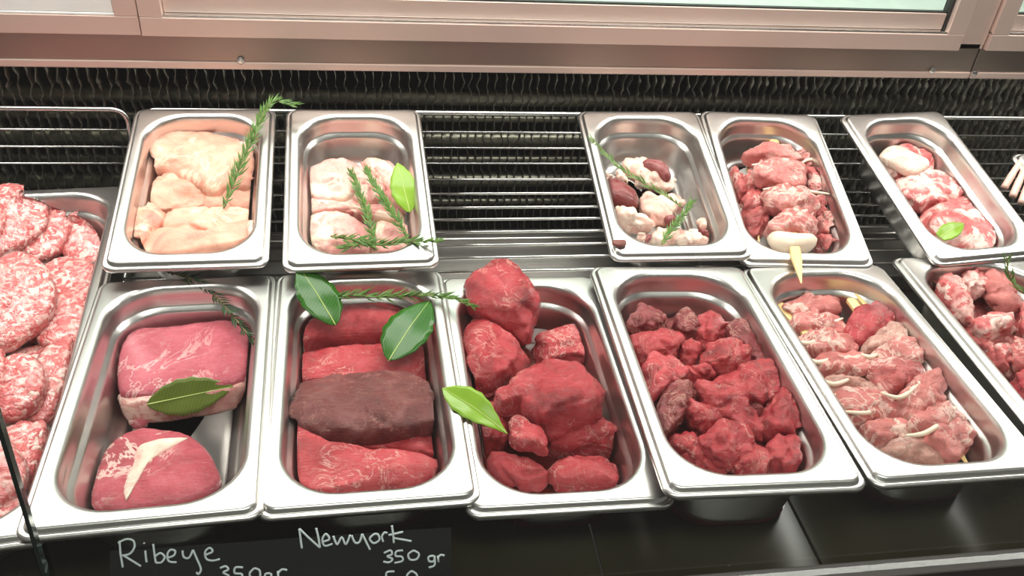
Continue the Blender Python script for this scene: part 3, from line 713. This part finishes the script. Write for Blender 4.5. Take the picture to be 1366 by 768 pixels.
P('A', 'A', [(298,452),(325,429),(360,434),(356,468),(320,478)], .002, .012, 'ribeye', 'meat_scrap', 'small pink meat scrap between striploin and ribeye', 'meat', amp=.0015, freq=80, seg=28, rings=9)
P('A', 'A', [(258,262),(300,250),(315,258),(300,268),(262,274)], .030, .008, 'fatwhite', 'fat_flap', parent=strip, seg=24, rings=8)
leaf('A', 'A', (354,404), (600,352), .031, .033, .034, 'dark bay leaf lying against the striploin edge', 'leafolive', .002, .04, 0, -.85)
sprig('A', 'A', [(410,25),(480,48),(545,92),(605,160),(674,245)], [.076,.074,.064,.054,.050], 'dark rosemary sprig beside the striploin block', 'rosemary_dark', .017, .0042, seed=3)

# ---------------------------------------------------------------- beef slabs
g = 'beef slabs in one pan'
def slab(pts, base, th, m, label, **k): P('B', 'B', pts, base, th, m, 'beef_slab', label, 'meat', g, **{**dict(n=3.6, amp=.0026, freq=30, grooves=.0022, groove_f=24, seg=100, rings=30, shrink=1.03, lump=.002, lump_f=26, facets=5, corr=.5), **k})
slab([(90,215),(115,150),(170,110),(240,72),(330,62),(430,68),(482,105),(502,180),(475,218),(390,234),(280,240),(180,246),(130,270),(84,280)], .006, .042, 'beefpink', 'bright red slab at the back under the rosemary')
slab([(66,385),(72,345),(100,300),(160,266),(280,248),(400,248),(520,240),(547,310),(562,355),(480,380),(370,380),(200,390),(110,400)], .008, .034, 'beef', 'smooth red slab with the bay leaf tip on it')
slab([(240,548),(350,515),(470,515),(560,498),(570,560),(545,586),(440,580),(350,570)], .006, .026, 'beef', 'thin dark red slab showing under the brown slab')
slab([(60,425),(65,390),(110,365),(220,335),(370,325),(480,330),(545,350),(572,400),(567,470),(520,503),(430,524),(330,530),(235,544),(160,524),(80,494),(58,460)], .014, .044, 'beefdark', 'brownish aged slab lying across the pan', n=3.8)
slab([(50,602),(47,560),(70,505),(110,489),(160,518),(240,555),(340,565),(440,570),(540,590),(557,612),(490,652),(400,672),(300,683),(190,688),(110,654),(58,624)], .014, .036, 'beefpink', 'pale pink slab along the front wall')
P('B', 'B', [(80,274),(105,225),(136,250),(112,282)], .022, .014, 'fatwhite', 'fat_scrap', 'pale fat scrap at the end of the rear slab', 'fat', seg=28, rings=9)
leaf('B', 'B', (236,184), (128,12), .058, .090, .044, 'glossy dark bay leaf standing over the pan back rim', 'leaf', .002, .05, 0, -.1)
leaf('B', 'B', (392,288), (512,112), .054, .074, .049, 'glossy wet bay leaf on the smooth red slab', 'leaf', .003, .06, 0, .05)
sprig('B', 'B', [(185,105),(280,97),(380,100),(520,96),(600,110),(640,130)], [.068,.070,.072,.078,.082,.084], 'long rosemary sprig lying across two red beef pans', needle=.017, seed=5)

# ---------------------------------------------------------------- beef fillet chunks
g = 'fillet chunks in one pan'
def fil(pts, base, th, m, label, **k): P('C', 'C', pts, base, th, m, 'beef_chunk', label, 'meat', g, **{**dict(n=3.2, amp=.003, freq=32, grooves=.0028, groove_f=26, seg=96, rings=30, shrink=1.08, lump=.0022, lump_f=34, facets=9, corr=.7), **k})
fil([(285,285),(350,250),(430,210),(462,240),(482,312),(476,347),(410,340),(340,352),(292,345)], .004, .038, 'beefpink', 'fillet chunk with a pale fat edge by the wall next to the diced beef')
fil([(75,240),(110,206),(160,228),(220,263),(260,298),(288,345),(255,375),(200,402),(150,432),(100,422),(84,340)], .006, .056, 'beef', 'smooth rounded chunk below the pointed one')
fil([(80,135),(125,78),(172,28),(222,55),(272,100),(302,150),(302,222),(287,262),(260,286),(215,252),(160,227),(110,190)], .030, .055, 'beef', 'pointed chunk standing above the pan back rim', tilt=(0, .35))
fil([(100,490),(150,440),(200,478),(217,530),(212,592),(150,602),(113,572)], .004, .040, 'chunk', 'dark chunk under the yellow-green leaf')
fil([(325,575),(400,530),(480,488),(527,520),(542,580),(522,617),(430,622),(340,617)], .004, .044, 'beef', 'deep red chunk below the fibrous centre chunk')
fil([(125,627),(170,593),(240,608),(310,640),(345,690),(300,714),(200,694)], .010, .030, 'beefpink', 'pale chunk with white fat at the front wall')
fil([(320,642),(400,615),(490,608),(542,640),(567,692),(500,708),(400,711),(345,708)], .010, .032, 'beef', 'flat red chunk at the front corner')
fil([(178,432),(210,390),(290,355),(370,333),(440,333),(487,380),(492,460),(472,497),(400,532),(330,562),(270,512),(240,472),(200,490)], .026, .054, 'beef', 'big fibrous chunk on top of the pile', grooves=.003)
fil([(208,542),(240,490),(275,518),(317,550),(330,614),(290,607),(230,587)], .036, .026, 'beefpink', 'loose flap hanging from the fibrous top chunk')
leaf('C', 'C', (212,545), (22,412), .058, .076, .030, 'yellow-green bay leaf resting on the rim between two beef pans', 'leaflight', .004, .2, 0, .2, .6)

# ---------------------------------------------------------------- diced beef
g = 'diced beef in one pan'
DK = dict(n=3.0, amp=.0035, freq=50, grooves=.0030, groove_f=36, seg=76, rings=26, shrink=1.16, lump=.0022, lump_f=52, facets=9, corr=.35)
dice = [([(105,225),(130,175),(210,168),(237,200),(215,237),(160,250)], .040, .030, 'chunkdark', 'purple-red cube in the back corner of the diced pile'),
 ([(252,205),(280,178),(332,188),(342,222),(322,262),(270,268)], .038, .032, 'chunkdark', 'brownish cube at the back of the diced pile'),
 ([(330,190),(380,170),(427,240),(390,277),(350,287),(318,260)], .036, .032, 'chunk', 'cube with a pointed fat corner'),
 ([(428,215),(480,208),(532,250),(562,300),(574,347),(520,357),(478,332),(466,285),(425,272)], .038, .036, 'chunkdark', 'dark diced cube leaning on the wall next to the kebab pan'),
 ([(108,240),(160,250),(200,250),(280,262),(282,312),(220,335),(148,342),(118,285)], .034, .036, 'chunk', 'bright red diced cube by the wall next to the fillet pan'),
 ([(268,280),(310,268),(338,295),(316,345),(276,335)], .040, .028, 'chunk', 'small wedge between larger dice'),
 ([(322,338),(370,288),(430,270),(482,285),(488,337),(440,365),(370,358)], .044, .034, 'chunk', 'smooth bright cube in the middle of the diced pile'),
 ([(150,372),(190,318),(262,318),(288,370),(272,402),(222,434),(186,446),(162,412)], .042, .038, 'beefpink', 'rounded pink diced cube by the fillet-pan side'),
 ([(283,347),(340,342),(384,375),(345,400),(298,395)], .040, .028, 'chunk', 'thin strip below the bright cube'),
 ([(366,392),(460,358),(540,348),(612,348),(607,402),(560,442),(500,478),(436,442)], .044, .036, 'chunk', 'long cube with a pale fat seam'),
 ([(512,502),(550,458),(610,412),(657,460),(662,530),(667,592),(600,574),(536,564)], .034, .042, 'chunk', 'large dark red diced cube by the kebab-pan wall'),
 ([(466,458),(520,478),(534,535),(500,530)], .036, .028, 'chunkdark', 'dark sliver in the gap by the large cube'),
 ([(316,402),(380,393),(440,438),(502,510),(522,562),(480,558),(420,522),(368,492),(338,442)], .046, .036, 'chunk', 'long curved strip in the centre'),
 ([(198,512),(223,430),(290,393),(342,430),(300,455),(274,522),(220,557)], .044, .034, 'chunkdark', 'greyish diced cube covered in silverskin'),
 ([(278,448),(340,468),(392,510),(404,552),(342,564),(298,522)], .042, .034, 'chunk', 'twisted strip beside the silverskin cube'),
 ([(232,572),(300,556),(346,598),(372,652),(330,655),(268,614)], .036, .030, 'beef', 'diced cube below the silverskin cube'),
 ([(272,615),(330,636),(402,660),(432,682),(340,666)], .034, .026, 'beefpink', 'pale strip touching the front wall'),
 ([(338,582),(390,528),(450,533),(504,570),(474,614),(442,645),(390,645),(348,614)], .048, .034, 'beef', 'shiny cube near the front wall'),
 ([(426,642),(480,588),(532,588),(564,622),(534,684),(450,680)], .046, .030, 'chunk', 'cube touching the front rim'),
 ([(546,602),(600,573),(652,590),(658,652),(600,684),(536,674)], .036, .034, 'beef', 'diced cube in the front corner next to the kebab pan'),
 ([(540,684),(600,655),(664,670),(624,682)], .034, .022, 'chunk', 'small end piece under the front rim')]
for pts, b_, th, m, lab in dice: P('D', 'D', pts, b_, th, m, 'diced_beef', lab, 'meat', g, **DK)
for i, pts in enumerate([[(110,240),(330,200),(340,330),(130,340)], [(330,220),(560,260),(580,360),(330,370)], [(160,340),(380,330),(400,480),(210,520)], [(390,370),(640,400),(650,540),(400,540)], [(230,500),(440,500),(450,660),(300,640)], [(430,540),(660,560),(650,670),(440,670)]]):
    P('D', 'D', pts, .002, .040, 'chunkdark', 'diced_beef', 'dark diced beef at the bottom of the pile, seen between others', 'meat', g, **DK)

# ---------------------------------------------------------------- pale lamb kebabs
g = 'pale lamb kebabs in the front-row pan'
kebab('E', 'E', 'pale kebab along the wall next to the diced beef pan', g, (45,108), .045, (560,655), .028,
      [([(78,185),(115,142),(200,130),(272,148),(284,190),(215,210),(110,225)], .018, .036, 'lambpale'), ([(100,225),(150,205),(230,205),(300,215),(318,262),(235,262),(150,265),(115,255)], .018, .036, 'lambpale'),
       ([(140,290),(190,262),(270,258),(345,285),(350,315),(280,332),(190,325)], .018, .036, 'lambpale'), ([(185,352),(240,325),(310,318),(372,350),(405,400),(330,404),(220,390)], .018, .038, 'lambpale'),
       ([(225,412),(330,400),(425,425),(428,455),(350,465),(262,455)], .018, .034, 'lambgrey'), ([(262,460),(320,448),(400,452),(476,480),(502,530),(420,540),(320,545),(285,510)], .018, .036, 'lambpale'),
       ([(330,570),(390,545),(470,535),(512,560),(490,600),(395,620)], .018, .034, 'lambpale'), ([(395,622),(440,598),(520,588),(590,612),(655,684),(520,678),(430,650)], .014, .034, 'lambgrey')],
      [([(190,197),(240,222),(298,203)], .052), ([(137,272),(195,282),(238,243)], .051), ([(167,322),(220,344),(280,324)], .052), ([(212,390),(270,414),(330,392)], .053), ([(262,452),(340,432),(425,442)], .050), ([(385,462),(402,490),(370,506),(290,500)], .052)], r=.0042)
kebab('E', 'E', 'pale kebab lying along the middle of its pan', g, (322,142), .052, (706,682), .038,
      [([(308,232),(338,190),(400,163),(470,163),(492,202),(445,245),(375,285),(320,274)], .026, .038, 'beef'), ([(352,312),(368,282),(440,228),(502,233),(520,275),(440,325)], .026, .036, 'lambgrey'),
       ([(376,345),(420,300),(472,258),(532,273),(564,342),(545,375),(440,362)], .028, .036, 'lambpale'), ([(366,365),(440,348),(564,362),(560,398),(475,444),(416,434)], .026, .038, 'lamb'),
       ([(466,474),(530,408),(602,368),(628,430),(594,504),(540,526),(478,514)], .026, .040, 'lambpale'), ([(496,565),(540,522),(642,478),(684,500),(692,560),(610,594),(540,588)], .024, .040, 'lambpale'),
       ([(546,594),(620,558),(702,543),(722,590),(694,637),(620,664),(568,630)], .022, .040, 'lambpale'), ([(618,442),(650,398),(678,450),(684,482),(640,474)], .016, .030, 'lamb')],
      [([(357,318),(385,327),(410,318)], .060), ([(420,440),(480,456),(530,422),(565,375)], .064), ([(512,272),(555,300),(572,348)], .056), ([(500,578),(560,570),(620,532),(658,486)], .062)], r=.0042)
stick(bpy.data.objects['kebab.004'], at('E', 'E', (334,114), .052), at('E', 'E', (430,225), .040), .0038, True, False)
k_ = at('E', 'E', (152,106), .046)
root = empty('kebab', k_); tag(root, 'kebab stick end poking out beside a pale kebab, its meat hidden below', 'kebab', None); stick(root, k_, at('E', 'E', (260,260), .034), .0042, True, False)
P('E', 'E', [(200,230),(250,215),(290,250),(270,300),(220,290)], .004, .026, 'lambpale', 'meat_chunk', parent=root)

# ---------------------------------------------------------------- fatty lamb pieces at the side
g = 'fatty lamb pieces in one pan'
def lam(pts, base, th, m, label): P('F', 'F', pts, base, th, m, 'lamb_piece', label, 'meat', g, n=2.8, amp=.0034, freq=50, grooves=.003, groove_f=38, seg=68, rings=24, shrink=1.12, lump=.003, lump_f=52, facets=6, corr=.4)
lam([(155,205),(208,183),(232,220),(216,265),(168,245)], .034, .030, 'lamb', 'dark lamb piece at the pan back corner')
lam([(298,200),(360,168),(402,190),(392,262),(340,292),(308,242)], .044, .030, 'marbled', 'fat-streaked lamb piece under the pan above')
lam([(216,190),(290,208),(332,290),(348,392),(300,374),(250,324),(212,262)], .044, .032, 'marbled', 'long lamb piece lying along the wall next to the kebab pan')
lam([(388,200),(440,178),(492,240),(533,372),(482,348),(420,304),(388,262)], .044, .032, 'lambpale', 'whitish lamb piece beside the rosemary tip')
lam([(338,395),(400,360),(500,346),(518,402),(430,436),(380,454)], .048, .030, 'marbled', 'lamb piece with a rounded fat end')
lam([(298,385),(340,402),(400,462),(445,545),(505,615),(420,546),(348,466)], .034, .026, 'lamb', 'narrow strip of lamb down the pan wall')
lam([(402,482),(470,458),(505,560),(465,590),(440,560)], .040, .030, 'marbled', 'fat-edged lamb piece in the lower half')
lam([(468,470),(560,440),(600,520),(549,590),(500,575)], .042, .034, 'lamb', 'rounded lamb piece with a dark hollow')
lam([(490,600),(580,570),(660,640),(600,740),(540,690)], .036, .034, 'beef', 'deep red lamb piece towards the front')
lam([(500,330),(600,300),(680,420),(600,480),(530,420)], .036, .034, 'marbled', 'lamb piece beneath the rosemary stem')
for pts in ([(170,220),(400,200),(500,400),(340,440)], [(340,420),(560,400),(680,620),(480,600)]): lam(pts, .002, .036, 'lamb', 'lamb piece buried at the bottom of the pile')
sprig('F', 'F', [(600,285),(549,268),(510,235),(488,190),(482,128)], [.080,.080,.086,.098,.115], 'rosemary tip rising from the lamb pieces', needle=.022, dens=.005, seed=8)

# lamb ribs
rb = empty('lamb_rib_rack', at('G', 'G', (690,260), .004)); tag(rb, 'rack of pale lamb ribs beside the chops', 'meat')
P('G', 'G', [(620,300),(660,240),(720,200),(800,230),(820,330),(740,390),(660,370)], .004, .028, 'lambpale', 'rib_meat', parent=rb, amp=.002)
for a, b in (((612,272), (694,140)), ((655,315), (722,160)), ((700,350), (760,180)), ((745,370), (800,200))):
    p, q = at('G', 'G', a, .034), at('G', 'G', b, .046)
    tube('bone', catmull([p, (p+q)/2+Vector((0, 0, .004)), q], 6), [.0048]*6+[.0042]*6+[.0046], 'bone', 10, rb)

# ---------------------------------------------------------------- rosemary in the back row
sprig('1', '1', [(497,465),(530,385),(575,270),(620,170),(660,80),(700,45),(775,62)], [.048,.055,.066,.076,.088,.094,.092], 'rosemary sprig leaning on the chicken breasts and out over the rim', needle=.020, seed=11)
sprig('2', '2', [(430,610),(400,490),(365,390),(332,305)], [.052,.052,.054,.054], 'straight rosemary sprig down the middle of the thighs', seed=12, needle=.017)
sprig('2', '2', [(565,580),(500,470),(440,380),(398,300)], [.054,.054,.054,.054], 'slanting rosemary sprig next to the upright bay leaf', seed=13, needle=.017)
sprig('2', '2', [(250,568),(350,585),(450,605),(560,592),(640,590),(695,590)], [.050,.054,.058,.064,.071,.076], 'rosemary sprig lying along the front rim over the thighs', seed=14, needle=.020)
sprig('2', '2', [(440,625),(380,600),(300,620)], [.054,.056,.054], 'short rosemary tuft where the sprigs cross', seed=15, needle=.020)
leaf('2', '2', (575,472), (523,268), .046, .062, .030, 'upright green bay leaf between thigh and pan wall', 'leaflight', .002, .10, 0, .25)
sprig('3', '3', [(505,490),(430,440),(330,382),(230,320),(150,245),(95,183)], [.046,.050,.052,.054,.060,.068], 'thin rosemary stem slanting across the kidneys', seed=16, needle=.018, dens=.0055, spread=.55)
sprig('3', '3', [(410,655),(450,595),(500,530),(545,465)], [.044,.046,.046,.048], 'bushy rosemary sprig beside the small kidney scrap', seed=17, needle=.015, dens=.0028)

# ---------------------------------------------------------------- burger patties in film
g = 'film-wrapped burger patties'
def patty(crop, pts, base, th, label, tilt=(0, 0), corr=.5):
    q = [px(crop, p) for p in pts]; cx = sum(p[0] for p in q)/len(q); cy = sum(p[1] for p in q)/len(q)
    mw, depth, R, nrm = frame_for('L', base, th/2, tilt); up = R @ Vector((0, 0, 1)); O = hit(cx, cy, mw.translation+up*(-depth+base), up)
    root = empty('burger_patty', O); tag(root, label, 'burger patty', g)
    P('L', crop, pts, base, th, 'ground', 'meat', parent=root, n=4, amp=.0022, freq=140, tilt=tilt, seg=60, rings=16, corr=corr, shrink=1.05)
    P('L', crop, pts, base-.0008, th+.0016, 'film', 'plastic_film', parent=root, n=3.4, amp=.0022, freq=45, tilt=tilt, seg=48, rings=14, shrink=1.09, corr=corr)
patty('L', [(270,120),(350,108),(412,138),(438,190),(432,290),(420,385),(330,372),(255,340),(240,270)], .010, .022, 'patty standing against the tray corner', (0, .35))
patty('L', [(140,95),(215,105),(272,150),(288,205),(264,285),(205,345),(140,355),(85,310),(80,180)], .020, .022, 'patty tucked behind the large leaning patty', (-.15, .35))
patty('L', [(-40,110),(0,60),(80,52),(142,80),(188,140),(188,205),(150,255),(90,295),(20,325),(-40,330)], .036, .022, 'large patty leaning on the back row', (-.2, .35))
patty('L', [(-130,150),(-60,100),(-10,110),(25,160),(20,220),(-20,280),(-100,290)], .044, .022, 'patty with loose film at the tray back', (-.1, .2))
patty('L', [(165,385),(245,342),(340,358),(425,412),(430,470),(340,520),(240,510),(190,470)], .018, .022, 'patty half under the steel chicken pan side', (0, .15))
patty('L', [(140,660),(175,560),(240,480),(385,440),(345,580),(305,700),(215,705)], .014, .022, 'patty beside the ribeye pan wall', (-.1, .15))
patty('L', [(-20,370),(60,323),(132,340),(192,400),(218,470),(212,545),(170,605),(110,645),(40,695),(-30,690)], .036, .024, 'big round patty in the middle of the tray', (-.1, .25))
patty('L', [(-110,380),(-40,350),(30,368),(72,420),(82,485),(40,545),(-10,605),(-100,600)], .046, .022, 'patty resting on the big round one', (-.1, .2))
patty('K', [(130,20),(250,-60),(240,60),(190,225),(140,255),(90,240)], .010, .022, 'patty squeezed along the ribeye pan edge', (0, .1))
patty('K', [(10,40),(80,5),(142,48),(155,112),(132,185),(60,235),(-10,240),(-40,130)], .028, .024, 'patty with a torn film crease', (0, .2))
patty('K', [(-120,20),(-50,-30),(10,0),(25,70),(0,150),(-60,180),(-120,140)], .040, .022, 'patty with shiny folded film', (0, .1))
patty('K', [(20,265),(100,250),(172,255),(130,400),(85,480),(30,420)], .014, .022, 'patty near the front corner of the tray', (0, .1))
patty('K', [(-90,300),(0,290),(65,345),(95,420),(80,480),(0,530),(-90,520)], .026, .022, 'patty under the glass joint', (0, .1))
patty('K', [(-60,540),(40,500),(100,520),(60,640),(-20,660)], .012, .022, 'patty by the front wall of the tray', (0, .05))
patty('K', [(-60,660),(60,600),(210,620),(215,660),(180,730),(120,790),(-60,820)], .016, .022, 'flat patty showing below the ribeye pan rim', (0, .05))

CROP['W'] = (0, 0, 1)
def project(p):
    d = CAM_ROT.transposed() @ (p-CAM_POS); return (683-FPX*d.x/d.z, 384+FPX*d.y/d.z)
tray, tray_d = PANS['L'][0], PANS['L'][1]
for lx, ly, b_ in ((-.095,-.185,.002), (.005,-.180,.002), (-.095,-.085,.002), (.01,-.08,.002), (-.09,.015,.002), (.015,.02,.002), (-.095,.115,.002), (.01,.12,.002), (-.09,.205,.002), (.012,.205,.002), (.10,-.02,.002), (.10,.08,.002), (-.06,-.135,.024), (-.07,-.03,.024), (-.055,.07,.024)):
    pts = [project(tray @ Vector((lx+.046*math.cos(a*.3927), ly+.046*math.sin(a*.3927), -tray_d+b_+.011))) for a in range(16)]
    patty('W', pts, b_, .021, 'patty lying flat on the tray floor among the leaning patties' if b_ < .01 else 'patty lying flat on top of the floor layer of patties', (0, 0), 0)

# ---------------------------------------------------------------- price card with chalk writing
CN = Vector((0, -.77, .64)).normalized(); CP = Vector((0, -.2, -.048)); CY = Vector((0, .64, .77)).normalized()
card = empty('price_board', (-.063, -.2237, DECK)); tag(card, 'black chalkboard strip with handwritten prices below the pans', 'sign')
v_, f_ = box_data((-.128, -.0365, -.0022), (.128, .0375, 0))
cm = Matrix((Vector((1, 0, 0)), CY, CN)).transposed().to_4x4(); cm.translation = CP + Vector((-.0625, 0, 0))
mesh('board', v_, f_, 'card', False, cm, card)
def write(name, strokes, r=.00085):
    vs, fs = [], []
    for s in strokes:
        pts = [hit(*px('T', p), CP+CN*.0003, CN) for p in s]
        pts = catmull([Vector((p-CP).to_tuple()) for p in pts], 5)
        a, b = tube_data(pts, r, 6); k = len(vs); vs += a; fs += [tuple(i+k for i in f) for f in b]
    # flatten on the board
    vs = [v-CN*(v.dot(CN)-.0003)*.75 for v in vs]
    return mesh(name, vs, fs, 'chalk', True, Matrix.Translation(CP), card)
write('lettering', [[(181,184),(184,225),(191,266)], [(176,192),(200,180),(222,184),(226,204),(212,224),(188,230)], [(192,229),(215,243),(246,262)], [(259,214),(261,235),(263,250)], [(255,190),(256,194)],
      [(283,194),(287,225),(291,252)], [(289,232),(305,222),(318,234),(308,250),(291,251)], [(326,236),(345,230),(350,216),(336,212),(326,226),(331,247),(354,250)],
      [(372,214),(376,234),(392,236),(404,212)], [(404,212),(416,240),(428,270),(421,286),(414,280)], [(440,228),(463,218),(455,206),(441,218),(445,240),(465,245),(486,240)]])
write('lettering', [[(486,268),(503,262),(511,272),(496,281),(513,292),(508,308),(486,308)], [(556,266),(533,266),(531,283),(552,286),(550,304),(528,308)], [(590,268),(576,285),(586,306),(606,298),(606,275),(590,268)], [(640,284),(624,286),(624,304),(640,302),(641,284),(642,318),(624,324)], [(664,308),(662,276)], [(662,284),(674,272),(690,274)]])
write('lettering', [[(735,208),(731,180),(727,148)], [(727,148),(758,178),(790,206)], [(790,206),(785,176),(778,146)], [(797,188),(818,180),(808,164),(797,180),(804,200),(828,194)],
      [(830,170),(842,196),(856,174),(868,196),(882,166)], [(886,168),(896,190),(910,188),(918,164)], [(918,164),(930,188),(942,212)], [(955,164),(941,178),(953,192),(970,182),(966,166),(955,164)], [(982,188),(978,172),(986,160),(994,162)],
      [(1008,138),(1012,165),(1014,192)], [(998,168),(1020,163),(1042,158)], [(1014,176),(1034,180),(1068,186)]])
write('lettering', [[(984,222),(1004,214),(1008,226),(994,232),(1010,240),(1000,250),(982,248)], [(1042,214),(1022,217),(1020,231),(1038,233),(1040,246),(1016,252)], [(1074,214),(1058,226),(1064,242),(1084,240),(1090,224),(1074,214)],
      [(1136,230),(1120,234),(1122,247),(1136,246),(1137,230),(1138,258),(1120,266)], [(1150,250),(1148,230)], [(1148,238),(1156,228),(1168,230)]])
write('lettering', [[(1016,278),(994,280),(992,294),(1010,298),(1008,312),(988,314)], [(1068,276),(1054,290),(1060,308),(1078,306),(1084,288),(1068,276)]])
